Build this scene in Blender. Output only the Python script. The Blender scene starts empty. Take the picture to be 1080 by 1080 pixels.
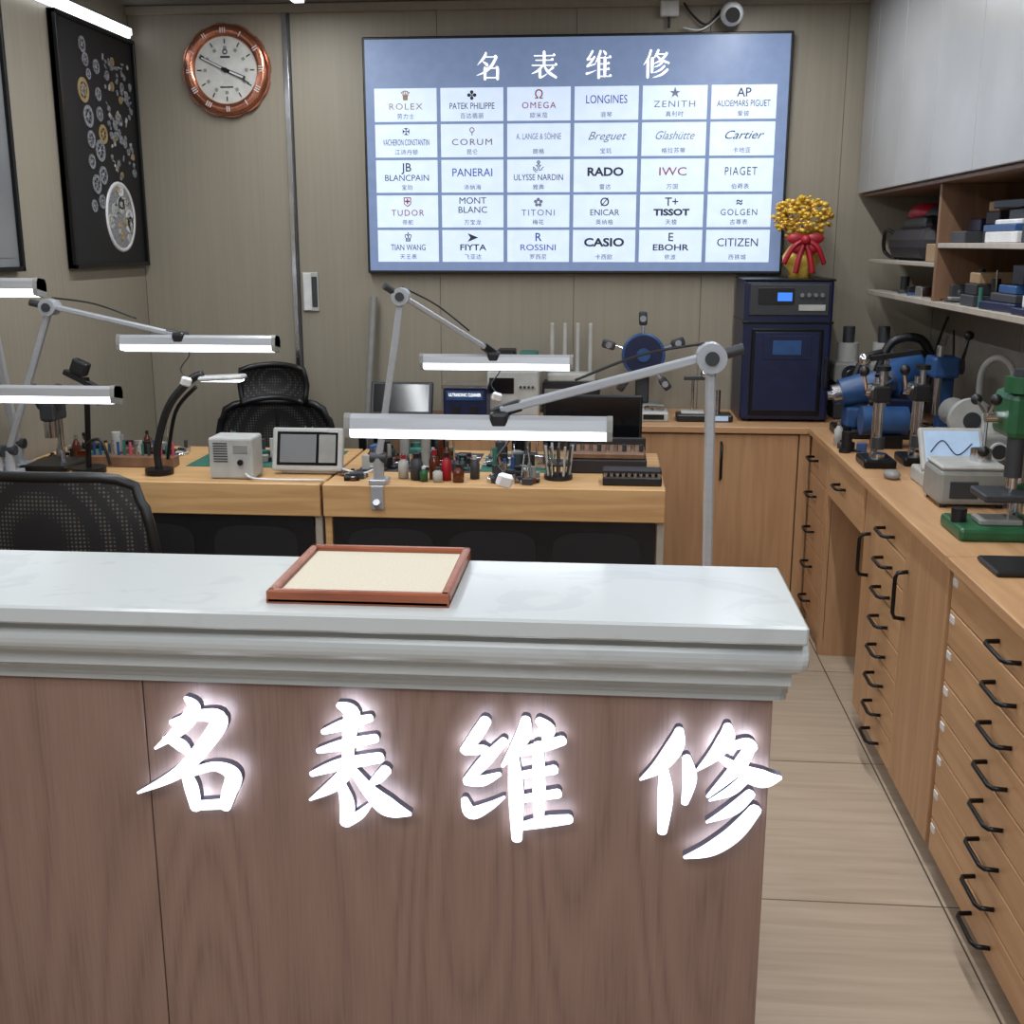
import bpy, bmesh, math, random
from mathutils import Vector, Matrix, Euler
R=random.Random(7)
sc=bpy.context.scene
sc.view_settings.view_transform='Standard'
sc.view_settings.look='None'
# ------------------------------------------------------------ materials
def lin(c):
    return tuple((x/255/12.92 if x/255<=0.04045 else ((x/255+0.055)/1.055)**2.4) for x in c)+(1,)
MATS={}
def mat(name,c1,c2=None,rough=.5,metal=0,scale=(20,20,20),detail=3,emit=0,ecol=None,lo=.35,hi=.65,bump=0,dist=0,spec=.5,trans=0):
    if name in MATS: return MATS[name]
    m=bpy.data.materials.new(name); m.use_nodes=True
    nt=m.node_tree; n=nt.nodes; l=nt.links; bs=n["Principled BSDF"]
    if c2 is None: c2=tuple(max(0,x*.93) for x in c1)
    tc=n.new("ShaderNodeTexCoord"); mp=n.new("ShaderNodeMapping"); mp.inputs["Scale"].default_value=scale
    no=n.new("ShaderNodeTexNoise"); no.inputs["Scale"].default_value=1; no.inputs["Detail"].default_value=detail
    no.inputs["Distortion"].default_value=dist
    cr=n.new("ShaderNodeValToRGB"); cr.color_ramp.elements[0].position=lo; cr.color_ramp.elements[1].position=hi
    cr.color_ramp.elements[0].color=lin(c2); cr.color_ramp.elements[1].color=lin(c1)
    l.new(tc.outputs["Object"],mp.inputs[0]); l.new(mp.outputs[0],no.inputs["Vector"]); l.new(no.outputs["Fac"],cr.inputs[0])
    l.new(cr.outputs[0],bs.inputs["Base Color"])
    bs.inputs["Roughness"].default_value=rough; bs.inputs["Metallic"].default_value=metal
    bs.inputs["Specular IOR Level"].default_value=spec
    if trans: bs.inputs["Transmission Weight"].default_value=trans
    if bump:
        b=n.new("ShaderNodeBump"); b.inputs["Strength"].default_value=bump; b.inputs["Distance"].default_value=.002
        l.new(no.outputs["Fac"],b.inputs["Height"]); l.new(b.outputs[0],bs.inputs["Normal"])
    if emit:
        bs.inputs["Emission Color"].default_value=lin(ecol or c1); bs.inputs["Emission Strength"].default_value=emit
    MATS[name]=m; return m
def grain(name,c1,c2,c3,rough=.5):
    # veneer: broad cathedral bands + fine pores, grain runs along Z
    m=bpy.data.materials.new(name); m.use_nodes=True
    nt=m.node_tree; n=nt.nodes; l=nt.links; bs=n["Principled BSDF"]
    tc=n.new("ShaderNodeTexCoord")
    mp=n.new("ShaderNodeMapping"); mp.inputs["Scale"].default_value=(3.6,3.6,.6); mp.inputs["Location"].default_value=(.6,0,.2)
    no=n.new("ShaderNodeTexNoise"); no.inputs["Scale"].default_value=1; no.inputs["Detail"].default_value=1; no.inputs["Distortion"].default_value=.2
    mu=n.new("ShaderNodeMath"); mu.operation='MULTIPLY'; mu.inputs[1].default_value=30
    fr=n.new("ShaderNodeMath"); fr.operation='PINGPONG'; fr.inputs[1].default_value=1
    mp2=n.new("ShaderNodeMapping"); mp2.inputs["Scale"].default_value=(220,220,7)
    no2=n.new("ShaderNodeTexNoise"); no2.inputs["Scale"].default_value=1; no2.inputs["Detail"].default_value=4
    ad=n.new("ShaderNodeMath"); ad.operation='MULTIPLY_ADD'; ad.inputs[1].default_value=.3
    m2=n.new("ShaderNodeMath"); m2.operation='MULTIPLY'; m2.inputs[1].default_value=.75
    cr=n.new("ShaderNodeValToRGB"); e=cr.color_ramp.elements; e[0].position=.22; e[0].color=lin(c3); e[1].position=.85; e[1].color=lin(c1)
    x=e.new(.5); x.color=lin(c2)
    l.new(tc.outputs["Object"],mp.inputs[0]); l.new(mp.outputs[0],no.inputs["Vector"]); l.new(no.outputs["Fac"],mu.inputs[0]); l.new(mu.outputs[0],fr.inputs[0])
    l.new(tc.outputs["Object"],mp2.inputs[0]); l.new(mp2.outputs[0],no2.inputs["Vector"]); l.new(no2.outputs["Fac"],m2.inputs[0])
    l.new(fr.outputs[0],ad.inputs[0]); l.new(m2.outputs[0],ad.inputs[2]); l.new(ad.outputs[0],cr.inputs[0])
    l.new(cr.outputs[0],bs.inputs["Base Color"]); bs.inputs["Roughness"].default_value=rough
    MATS[name]=m; return m
def perf(name):
    m=bpy.data.materials.new(name); m.use_nodes=True
    nt=m.node_tree; n=nt.nodes; l=nt.links; bs=n["Principled BSDF"]
    tc=n.new("ShaderNodeTexCoord"); v=n.new("ShaderNodeTexVoronoi"); v.inputs["Scale"].default_value=85; v.inputs["Randomness"].default_value=0
    cr=n.new("ShaderNodeValToRGB"); cr.color_ramp.elements[0].position=.25; cr.color_ramp.elements[1].position=.34
    cr.color_ramp.elements[0].color=lin((92,86,80)); cr.color_ramp.elements[1].color=lin((20,20,24))
    l.new(tc.outputs["Object"],v.inputs["Vector"]); l.new(v.outputs["Distance"],cr.inputs[0]); l.new(cr.outputs[0],bs.inputs["Base Color"])
    bs.inputs["Roughness"].default_value=.6
    MATS[name]=m; return m
def tile(name):
    m=bpy.data.materials.new(name); m.use_nodes=True
    nt=m.node_tree; n=nt.nodes; l=nt.links; bs=n["Principled BSDF"]
    tc=n.new("ShaderNodeTexCoord"); mp=n.new("ShaderNodeMapping"); mp.inputs["Location"].default_value=(-.05,-.2,0)
    br=n.new("ShaderNodeTexBrick"); br.offset=0; br.inputs["Scale"].default_value=1
    br.inputs["Brick Width"].default_value=.8; br.inputs["Row Height"].default_value=.8
    br.inputs["Mortar Size"].default_value=.0025; br.inputs["Mortar Smooth"].default_value=.2
    br.inputs["Mortar"].default_value=lin((84,70,58))
    mp2=n.new("ShaderNodeMapping"); mp2.inputs["Scale"].default_value=(2.5,30,1)
    no=n.new("ShaderNodeTexNoise"); no.inputs["Scale"].default_value=1; no.inputs["Detail"].default_value=6; no.inputs["Distortion"].default_value=.6
    cr=n.new("ShaderNodeValToRGB"); cr.color_ramp.elements[0].position=.3; cr.color_ramp.elements[1].position=.7
    cr.color_ramp.elements[0].color=lin((168,150,130)); cr.color_ramp.elements[1].color=lin((186,168,148))
    l.new(tc.outputs["Object"],mp.inputs[0]); l.new(mp.outputs[0],br.inputs["Vector"])
    l.new(tc.outputs["Object"],mp2.inputs[0]); l.new(mp2.outputs[0],no.inputs["Vector"]); l.new(no.outputs["Fac"],cr.inputs[0])
    l.new(cr.outputs[0],br.inputs["Color1"]); l.new(cr.outputs[0],br.inputs["Color2"])
    l.new(br.outputs["Color"],bs.inputs["Base Color"]); bs.inputs["Roughness"].default_value=.38
    MATS[name]=m; return m
M_wall=mat("wall_laminate",(146,138,123),(141,133,118),.55,scale=(60,60,1.5),detail=4)
M_wallr=mat("wall_paint_grey",(134,129,120),(128,123,114),.7,scale=(30,30,30))
M_gap=mat("panel_gap",(78,70,60),rough=.8)
M_ceil=mat("ceiling_paint",(128,124,117),(122,118,111),.8,scale=(8,8,8))
M_floor=tile("floor_tile")
M_wood=grain("walnut_veneer",(148,119,105),(138,109,96),(120,93,81),.5)
M_oakH=mat("oak_laminate",(196,154,112),(177,135,96),.45,scale=(30,2.2,30),detail=7,dist=.8,lo=.3,hi=.7)
M_oakV=mat("oak_laminate_v",(188,146,107),(168,127,91),.45,scale=(30,30,2.2),detail=7,dist=.8,lo=.3,hi=.7)
M_oakX=mat("oak_laminate_x",(192,150,110),(173,132,94),.45,scale=(2.2,30,30),detail=7,dist=.8,lo=.3,hi=.7)
M_brown=mat("oak_dark",(126,94,70),(106,78,58),.5,scale=(20,20,2.5),detail=6,dist=.8)
M_marble=mat("white_quartz",(190,194,194),(184,188,189),.24,scale=(4,7,4),detail=9,dist=2.0,lo=.38,hi=.43)
M_desk=mat("desk_birch",(206,166,116),(186,144,96),.45,scale=(2.5,35,35),detail=6,dist=.7)
M_black=mat("black_plastic",(24,24,27),(18,18,20),.42)
M_blackm=mat("black_metal",(16,16,18),(10,10,12),.35,metal=.3)
M_dark=mat("dark_grey_plastic",(52,54,58),rough=.5)
M_grey=mat("grey_enamel",(142,142,138),rough=.4)
M_lgrey=mat("light_grey_plastic",(180,180,176),rough=.45)
M_white=mat("white_plastic",(218,218,218),rough=.4)
M_silver=mat("brushed_aluminium",(178,181,186),(172,175,180),.36,metal=.35,scale=(4,80,80))
M_chrome=mat("chrome",(215,216,220),rough=.18,metal=1)
M_cab=mat("white_cabinet_lacquer",(160,160,160),rough=.32,scale=(3,3,3))
M_shelf=mat("shelf_edge_white",(172,164,152),rough=.4)
M_blue=mat("navy_enamel",(22,30,66),(18,26,58),.38)
M_bluem=mat("machine_blue",(42,80,130),(36,70,116),.4)
M_green=mat("machine_green",(36,92,58),(30,80,48),.4)
M_gmat=mat("green_cutting_mat",(44,104,90),rough=.7)
M_red=mat("red_satin",(170,24,42),(136,14,30),.45)
M_gold=mat("gold_foil",(240,204,96),(206,160,56),.34,metal=.3)
M_agold=mat("brass_parts",(186,164,120),(160,138,96),.36,metal=.35)
M_rose=mat("rose_gold",(206,138,112),(192,124,98),.22,metal=.9)
M_dial=mat("clock_dial",(206,206,200),rough=.4)
M_lcd=mat("lcd_blue",(60,120,220),rough=.3,emit=.9)
M_lcd2=mat("lcd_pale",(160,182,208),rough=.3,emit=.35)
M_led=mat("led_diffuser",(255,255,255),rough=.5,emit=5,ecol=(232,241,255))
M_ledc=mat("ceiling_led",(255,255,255),rough=.5,emit=3,ecol=(236,244,255))
M_sign=mat("sign_face",(255,255,255),rough=.5,emit=2.2,ecol=(226,234,255))
M_signb=mat("sign_halo_led",(255,255,255),rough=.5,emit=5.5,ecol=(196,222,255))
M_signs=mat("sign_side",(124,122,144),rough=.45)
M_scr=mat("display_background",(100,114,142),rough=.3,emit=.82,ecol=(104,121,154),spec=.3)
M_cell=mat("display_tile",(190,204,226),rough=.3,emit=.8,ecol=(196,210,234),spec=.3)
M_txtw=mat("display_heading",(255,255,255),rough=.4,emit=1)
M_tray=mat("tray_mahogany",(152,84,54),(130,68,44),.35,scale=(6,40,40),detail=5,dist=.5)
M_felt=mat("cream_felt",(206,197,180),(196,187,168),.9,scale=(300,300,300),bump=.2)
M_screen=mat("dark_glass",(14,16,20),rough=.12)
M_canvas=mat("black_canvas",(20,20,23),rough=.6)
M_paper=mat("artwork_paper",(120,122,124),(108,110,112),.5,scale=(3,3,3))
M_card=mat("cardboard",(150,124,92),rough=.7)
M_mesh=perf("perforated_mesh")
M_leaf=mat("dark_leather",(34,30,34),rough=.6)
M_glass=mat("amber_glass",(90,40,20),rough=.15)
M_yel=mat("yellow_plastic",(210,170,40),rough=.5)
M_pink=mat("pink_plastic",(200,80,110),rough=.5)
M_pewter=mat("pewter",(176,178,184),(120,122,130),.35,metal=.4,scale=(90,90,90))
# ------------------------------------------------------------ builder
class B:
    def __init__(s,name,at=(0,0,0),rz=0):
        s.name=name; s.v=[]; s.f=[]; s.mi=[]; s.sm=[]; s.mats=[]
        s.at=Vector(at); s.M=Matrix.Identity(4); s.rz=rz
    def _m(s,m):
        if m not in s.mats: s.mats.append(m)
        return s.mats.index(m)
    def add(s,vs,fs,m,smooth=False,M=None):
        o=len(s.v); T=s.M if M is None else s.M@M
        s.v+=[T@Vector(x) for x in vs]; k=s._m(m)
        for f in fs: s.f.append([i+o for i in f]); s.mi.append(k); s.sm.append(smooth)
    def bm(s,bm,m,smooth=False,M=None):
        bm.verts.ensure_lookup_table(); bm.verts.index_update()
        s.add([v.co.copy() for v in bm.verts],[[v.index for v in f.verts] for f in bm.faces],m,smooth,M); bm.free()
    def box(s,x0,x1,y0,y1,z0,z1,m,bev=.002,rot=None):
        c=Vector(((x0+x1)/2,(y0+y1)/2,(z0+z1)/2)); d=(abs(x1-x0),abs(y1-y0),abs(z1-z0))
        b=bmesh.new(); bmesh.ops.create_cube(b,size=1)
        for v in b.verts: v.co=Vector((v.co.x*d[0],v.co.y*d[1],v.co.z*d[2]))
        bev=min(bev,min(d)*.45)
        if bev>.0003: bmesh.ops.bevel(b,geom=b.edges[:],offset=bev,segments=2 if bev>.006 else 1,affect='EDGES',profile=.5)
        Mx=Matrix.Translation(c)
        if rot: Mx=Mx@Euler(rot).to_matrix().to_4x4()
        s.bm(b,m,False,Mx)
    def cyl(s,p,q,r,m,r2=None,seg=20,smooth=True):
        p=Vector(p);q=Vector(q);r2=r if r2 is None else r2
        d=q-p; L=d.length; rot=d.to_track_quat('Z','Y').to_matrix().to_4x4(); T=Matrix.Translation(p)@rot
        vs=[]
        for i in range(seg):
            a=2*math.pi*i/seg; vs.append((r*math.cos(a),r*math.sin(a),0))
        for i in range(seg):
            a=2*math.pi*i/seg; vs.append((r2*math.cos(a),r2*math.sin(a),L))
        s.add(vs,[[i,(i+1)%seg,seg+(i+1)%seg,seg+i] for i in range(seg)],m,smooth,T)
        s.add(vs,[list(range(seg-1,-1,-1)),list(range(seg,2*seg))],m,False,T)
    def sph(s,c,r,m,sc=(1,1,1),seg=16):
        b=bmesh.new(); bmesh.ops.create_uvsphere(b,u_segments=seg,v_segments=max(6,seg//2),radius=r)
        s.bm(b,m,True,Matrix.Translation(c)@Matrix.Diagonal((*sc,1)))
    def lathe(s,c,prof,m,seg=28,axis='Z',smooth=True):
        vs=[];fs=[];n=len(prof)
        for i in range(seg):
            a=2*math.pi*i/seg
            for r,z in prof: vs.append((r*math.cos(a),r*math.sin(a),z))
        for i in range(seg):
            j=(i+1)%seg
            for k in range(n-1): fs.append([i*n+k,j*n+k,j*n+k+1,i*n+k+1])
        T=Matrix.Translation(c)
        if axis=='Y': T=T@Matrix.Rotation(math.pi/2,4,'X')
        if axis=='X': T=T@Matrix.Rotation(math.pi/2,4,'Y')
        s.add(vs,fs,m,smooth,T)
    def tube(s,pts,r,m,seg=8,smooth_pts=True,r2=None):
        P=[Vector(p) for p in pts]
        if smooth_pts and len(P)>2: P=crom(P,6)
        n=len(P); vs=[];fs=[]
        up=None
        for i,p in enumerate(P):
            t=(P[min(i+1,n-1)]-P[max(i-1,0)]).normalized()
            if up is None:
                up=t.orthogonal().normalized()
            up=(up-t*up.dot(t)).normalized(); w=t.cross(up)
            rr=r if r2 is None else r+(r2-r)*i/(n-1)
            for k in range(seg):
                a=2*math.pi*k/seg; vs.append(p+up*rr*math.cos(a)+w*rr*math.sin(a))
        for i in range(n-1):
            for k in range(seg):
                k2=(k+1)%seg; fs.append([i*seg+k,i*seg+k2,(i+1)*seg+k2,(i+1)*seg+k])
        fs.append(list(range(seg-1,-1,-1))); fs.append([(n-1)*seg+k for k in range(seg)])
        s.add(vs,fs,m,True)
    def prism(s,poly,axis,a,b,m,smooth=False):
        n=len(poly)
        def P(u,v,w): return {'X':(w,u,v),'Y':(u,w,v),'Z':(u,v,w)}[axis]
        vs=[P(u,v,a) for u,v in poly]+[P(u,v,b) for u,v in poly]
        s.add(vs,[[i,(i+1)%n,n+(i+1)%n,n+i] for i in range(n)],m,smooth)
        s.add(vs,[list(range(n)),list(range(2*n-1,n-1,-1))],m,False)
    def bar(s,p,q,w,h,m,bev=.002):
        p=Vector(p);q=Vector(q);d=q-p
        b=bmesh.new(); bmesh.ops.create_cube(b,size=1)
        for v in b.verts: v.co=Vector((v.co.x*w,v.co.y*h,v.co.z*d.length))
        bmesh.ops.bevel(b,geom=b.edges[:],offset=bev,segments=1,affect='EDGES')
        s.bm(b,m,False,Matrix.Translation((p+q)/2)@d.to_track_quat('Z','Y').to_matrix().to_4x4())
    def done(s,parent=None,fixn=True):
        me=bpy.data.meshes.new(s.name); me.from_pydata([tuple(v) for v in s.v],[],s.f)
        for m in s.mats: me.materials.append(m)
        for i,p in enumerate(me.polygons): p.material_index=s.mi[i]; p.use_smooth=s.sm[i]
        if fixn:
            b=bmesh.new(); b.from_mesh(me); bmesh.ops.recalc_face_normals(b,faces=b.faces[:]); b.to_mesh(me); b.free()
        me.update()
        o=bpy.data.objects.new(s.name,me); bpy.context.collection.objects.link(o)
        o.location=s.at; o.rotation_euler=(0,0,s.rz)
        if parent: o.parent=parent
        return o
def crom(P,k):
    out=[];n=len(P)
    for i in range(n-1):
        p0=P[max(i-1,0)];p1=P[i];p2=P[i+1];p3=P[min(i+2,n-1)]
        for j in range(k):
            t=j/k; out.append(.5*((2*p1)+(p2-p0)*t+(2*p0-5*p1+4*p2-p3)*t*t+(3*p1-p0-3*p2+p3)*t**3))
    out.append(P[-1]); return out
def empty(name,loc=(0,0,0)):
    o=bpy.data.objects.new(name,None); bpy.context.collection.objects.link(o); o.location=loc; o.empty_display_size=.1; return o
# ------------------------------------------------------------ room
b=B("floor"); b.box(-2.4,1.65,-2,5.55,-.1,0,M_floor,0); b.done()
b=B("ceiling"); b.box(-2.4,1.65,-2,5.55,2.64,2.74,M_ceil,0); b.done()
b=B("wall_back"); b.box(-2.4,1.65,5.36,5.5,0,2.64,M_gap,0)
xs=[-2.2,-1.475,-.79,-.17,.41,1.0,1.45]
for a,c in zip(xs[:-1],xs[1:]): b.box(a+.0008,c-.0008,5.345,5.37,0,2.64,M_wall,.0008)
b.done()
b=B("wall_left"); b.box(-2.4,-2.212,-2,5.36,0,2.64,M_gap,0)
ys=[-2,-.8,.4,1.6,2.8,3.4,4.5,5.345]
for a,c in zip(ys[:-1],ys[1:]): b.box(-2.225,-2.2,a+.0008,c-.0008,0,2.64,M_wall,.0008)
b.done()
b=B("wall_right"); b.box(1.46,1.65,-2,5.36,0,2.64,M_gap,0)
ys=[-2,-.6,.6,1.8,3.0,4.2,5.345]
for a,c in zip(ys[:-1],ys[1:]): b.box(1.45,1.47,a+.001,c-.001,0,2.64,M_wallr,.001)
b.done()
b=B("trim_1"); b.box(-1.487,-1.462,5.325,5.347,0,2.63,M_chrome,.003); b.box(-1.458,-1.452,5.33,5.347,0,2.63,M_dark,.001); b.done()
b=B("trim_2"); b.box(-2.2,1.45,5.32,5.345,2.6,2.638,M_wall,.004); b.done()
b=B("baseboard_back"); b.box(-2.2,-1.5,5.33,5.345,0,.08,M_black,.003); b.done()
b=B("baseboard_left"); b.box(-2.2,-2.188,-2,5.3,0,.08,M_black,.003); b.done()
b=B("linear_wall_light"); b.box(-2.198,-2.165,2.2,5.3,2.505,2.54,M_silver,.003); b.box(-2.19,-2.168,2.22,5.29,2.497,2.506,M_ledc,0); b.box(-2.166,-2.16,2.22,5.29,2.508,2.536,M_ledc,0); b.done()
for x in (-1.36,.55):
    b=B("linear_ceiling_light"); b.box(x-.03,x+.03,.9,5.18,2.615,2.64,M_silver,.003); b.box(x-.022,x+.022,.92,5.17,2.608,2.616,M_ledc,0); b.done()
def area(n,loc,rot,sx,sy,e,col=(.95,.98,1)):
    d=bpy.data.lights.new(n,'AREA'); d.shape='RECTANGLE'; d.size=sx; d.size_y=sy; d.energy=e; d.color=col
    o=bpy.data.objects.new(n,d); bpy.context.collection.objects.link(o); o.location=loc; o.rotation_euler=rot
area("ceiling_light_a",(-1.36,3,2.6),(0,0,0),.06,4,46)
area("ceiling_light_b",(.55,3,2.6),(0,0,0),.06,4,42)
area("front_fill_light",(-.4,-.4,2.6),(0,0,0),1.6,1.2,46,(.95,.98,1))  # unseen fill light added behind the camera to brighten the counter front
b=B("front_fill_panel"); b.box(-1.2,.4,-1.0,.2,2.61,2.64,M_ledc,.002); b.done()  # unseen glowing panel added above the front fill light
w=bpy.data.worlds.new("w"); sc.world=w; w.use_nodes=True
w.node_tree.nodes["Background"].inputs[0].default_value=lin((200,209,222)); w.node_tree.nodes["Background"].inputs[1].default_value=.54
# ------------------------------------------------------------ reception counter
b=B("reception_counter",(-.95,1.8,0)); b.M=Matrix.Translation((.95,-1.8,0))
xl=-2.15;xr=.275
b.box(xl,-.781,1.755,1.93,0.06,.93,M_wood,.001); b.box(-.779,xr,1.755,1.93,.06,.93,M_wood,.001)
b.box(xl,xr-.01,1.765,1.92,0,.06,M_black,.001)
b.box(-.79,-.77,1.765,1.9,.06,.92,M_gap,0)
prof=[(1.742,.884),(1.742,.896),(1.734,.898),(1.734,.907),(1.728,.913),(1.728,.921)]
for k in range(7):
    a=math.radians(k*15); prof.append((1.728-.040*(1-math.cos(a)),.921+.030*math.sin(a)))
prof+=[(1.682,.953),(1.682,.958)]
for k in range(1,12):
    a=math.radians(-90+k*15); prof.append((1.682-.036*math.cos(a)*1.0,.988+.030*math.sin(a)))
prof+=[(1.68,1.02)]
vs=[];fs=[];n=len(prof)
for y,z in prof:
    o_=1.755-y; xe=xr+.018+o_*.17
    vs+= [(xl,y,z),(xe-.012,y,z),(xe-.0035,y+.0035,z),(xe,y+.012,z),(xe,1.93,z)]
for i in range(n-1):
    a=i*5;c=a+5
    for k in range(4): fs.append([a+k,a+k+1,c+k+1,c+k])
b.add(vs,fs,M_marble,False)
b.box(xl,xr+.016,1.745,1.93,.886,.93,M_marble,0)
b.box(xl,.302,1.622,1.945,1.02,1.05,M_marble,.004)
b.box(xl,xr+.016,1.69,1.93,.93,1.02,M_marble,0)
o=b.done()
# brush stroke sign ------------------------------------------------
def mp(x,y): # sign artwork units -> counter front plane (metres)
    return (-.79+(x-142)*.001593, .864-(y-728)*.00163+ (x-142)*.00001)
def stroke(b,pts,y0,y1,m1=None,mb=None,ms=None,f=mp,k_=.0016*.58):
    P=[Vector((*f(p[0],p[1]),(p[2]*1.04+.3)*k_)) for p in pts]
    if len(P)>2: P=crom(P,7)
    else:
        a,c=P; P=[a.lerp(c,t/5) for t in range(6)]
    n=len(P);L=[];Rr=[]
    for i,p in enumerate(P):
        t=Vector((P[min(i+1,n-1)].x-P[max(i-1,0)].x,P[min(i+1,n-1)].y-P[max(i-1,0)].y)); t.normalize(); nn=Vector((-t.y,t.x))
        L.append((p.x+nn.x*p.z,p.y+nn.y*p.z)); Rr.append((p.x-nn.x*p.z,p.y-nn.y*p.z))
    def cap(p,t,r):
        out=[]
        for k in range(1,4):
            a=math.pi/2-k*math.pi/4
            out.append((p.x+math.cos(a)*t.x*r*.7+math.sin(a)*(-t.y)*r, p.y+math.cos(a)*t.y*r*.7+math.sin(a)*t.x*r))
        return out
    tE=Vector((P[-1].x-P[-2].x,P[-1].y-P[-2].y)).normalized(); tS=Vector((P[0].x-P[1].x,P[0].y-P[1].y)).normalized()
    poly=L+cap(P[-1],tE,P[-1].z)+Rr[::-1]+cap(P[0],tS,P[0].z)
    m_=len(poly); nL=len(L)
    vsf=[(u,y0,v) for u,v in poly]; vsb=[(u,y1,v) for u,v in poly]
    Lf=list(range(nL)); capE=list(range(nL,nL+3)); Ri=list(range(nL+3,2*nL+3)); capS=list(range(2*nL+3,m_))
    quads=[[Lf[i],Lf[i+1],Ri[nL-2-i],Ri[nL-1-i]] for i in range(nL-1)]
    quads.append([Lf[-1]]+capE+[Ri[0]]); quads.append([Ri[-1]]+capS+[Lf[0]])
    b.add(vsf,quads,m1); b.add(vsb,[q[::-1] for q in quads],mb or M_signb)
    b.add(vsf+vsb,[[i,(i+1)%m_,m_+(i+1)%m_,m_+i] for i in range(m_)],ms or M_signs)
CH=[
 [[(203,729,4),(211,740,13),(196,762,12),(166,786,2)],[(186,757,6),(215,748,10),(238,751,15),(222,778,14),(190,812,11),(143,837,2)],[(176,774,3),(194,781,12),(204,792,5)],
  [(194,804,5),(202,826,13),(206,852,10)],[(202,812,8),(230,804,9),(249,813,15),(243,834,13),(238,850,10)],[(206,849,9),(238,846,10)]],
 [[(348,762,5),(372,753,10),(399,745,7)],[(342,783,5),(370,775,10),(404,767,8)],[(366,732,6),(379,741,15),(375,770,11),(373,800,10)],[(334,809,5),(366,797,11),(408,788,10)],
  [(376,800,10),(358,820,12),(331,838,2)],[(364,814,6),(371,840,13),(369,863,11)],[(370,862,9),(385,852,8),(399,837,2)],[(378,802,7),(395,825,13),(415,843,18),(438,850,4)],[(414,801,10),(404,812,9),(393,820,2)]],
 [[(519,744,10),(508,762,11),(496,778,8)],[(497,778,8),(515,776,9),(523,780,7)],[(538,765,7),(518,788,11),(498,811,7)],[(498,811,8),(515,810,10),(533,802,4)],[(496,831,6),(503,846,12),(522,838,8),(538,827,2)],
  [(560,741,8),(556,762,13),(536,793,3)],[(547,774,7),(550,820,13),(551,874,9)],[(573,742,7),(583,752,12),(580,763,6)],[(548,779,7),(575,771,10),(598,763,9)],[(552,803,7),(590,795,9)],[(552,829,7),(594,821,9)],[(552,860,7),(580,853,11),(606,849,9)],[(573,768,9),(574,815,11),(574,856,8)]],
 [[(716,748,7),(712,766,15),(697,788,12),(678,803,2)],[(701,788,7),(704,820,13),(702,860,8)],[(724,777,7),(728,800,12),(724,827,6)],
  [(764,742,7),(763,756,14),(752,774,11),(735,791,2)],[(752,771,7),(782,760,9),(790,766,9)],[(788,762,9),(776,786,12),(747,819,3)],[(757,776,5),(780,790,12),(802,798,16),(819,796,4)],
  [(783,799,9),(770,812,9),(749,823,2)],[(790,814,9),(773,832,11),(747,847,2)],[(796,831,11),(776,858,15),(752,877,13),(726,887,3)]]
]
sg=empty("illuminated_sign",(-.25,1.73,.75))
for k,ch in enumerate(CH):
    b=B("character_%d"%(k+1)); 
    for i_,st in enumerate(ch): stroke(b,st,1.722-i_*.0001,1.738,M_sign)
    for p in (ch[0][1],ch[-1][1],ch[1][1]):
        x,z=mp(p[0],p[1]); b.cyl((x,1.737,z),(x,1.756,z),.003,M_signs,seg=8)
    o=b.done(); o.parent=sg; o.matrix_parent_inverse=Matrix.Translation((.25,-1.73,-.75))
# serving tray
b=B("wooden_tray",(-.385,1.81,1.05))
th=.014
W=.145;D=.142;hh=.022
b.box(-W,W,-D,D,0,.008,M_tray,.001); b.box(-W+th,W-th,-D+th,D-th,.008,.013,M_felt,.001)
b.box(-W,W,-D,-D+th,0,hh,M_tray,.003); b.box(-W,W,D-th,D,0,hh,M_tray,.003)
b.box(-W,-W+th,-D+.001,D-.001,0,hh,M_tray,.003); b.box(W-th,W,-D+.001,D-.001,0,hh,M_tray,.003)
b.done()
b=B("receptionist_desk",(-.6,2.28,0)); b.box(-1.5,.85,-.32,.32,.75,.78,M_oakX,.003)
for x in (-1.48,.8): b.box(x,x+.03,-.3,.3,0,.75,M_oakV,.002)
b.box(-1.45,.8,.2,.22,.4,.75,M_oakX,.001); b.done()
# ------------------------------------------------------------ right hand furniture
def hdlH(b,y,z,L=.13,x=.85):
    b.tube([(x,y-L/2,z),(x-.028,y-L/2+.004,z),(x-.034,y-L/2+.018,z),(x-.034,y,z),(x-.034,y+L/2-.018,z),(x-.028,y+L/2-.004,z),(x,y+L/2,z)],.0055,M_blackm,8,False)
def hdlV(b,y,z,L=.15,x=.85):
    b.tube([(x,y,z-L/2),(x-.028,y,z-L/2+.004),(x-.034,y,z-L/2+.018),(x-.034,y,z+L/2-.018),(x-.028,y,z+L/2-.004),(x,y,z+L/2)],.006,M_blackm,8,False)
def shell(b,y0,y1):
    b.box(.87,1.445,y0,y1,.06,.82,M_oakV,.001); b.box(.9,1.44,y0+.01,y1-.01,0,.06,M_brown,.001)
    b.box(.868,.88,y0+.004,y1-.004,.065,.815,M_gap,0)
    b.box(.84,1.447,y0,y1,.822,.85,M_oakH,.003)
b=B("drawer_cabinet"); shell(b,1.5,2.785)
for i in range(8):
    z1=.815-i*.094; b.box(.852,.872,1.93,2.765,z1-.09,z1,M_oakH,.002)
    b.box(.852,.872,1.505,1.925,z1-.09,z1,M_oakH,.002)
    hdlH(b,2.34,z1-.05,.135); hdlH(b,1.7,z1-.05,.135); b.box(.849,.853,2.725,2.755,z1-.028,z1-.01,M_white,.0005)
b.done()
b=B("storage_cabinet"); shell(b,2.795,3.74)
b.box(.852,.872,3.545,3.735,.065,.815,M_oakV,.002); hdlV(b,3.64,.62,.14)
for i in range(8):
    z1=.815-i*.094; b.box(.852,.872,3.215,3.54,z1-.09,z1,M_oakH,.002); hdlH(b,3.4,z1-.06,.12)
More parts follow.
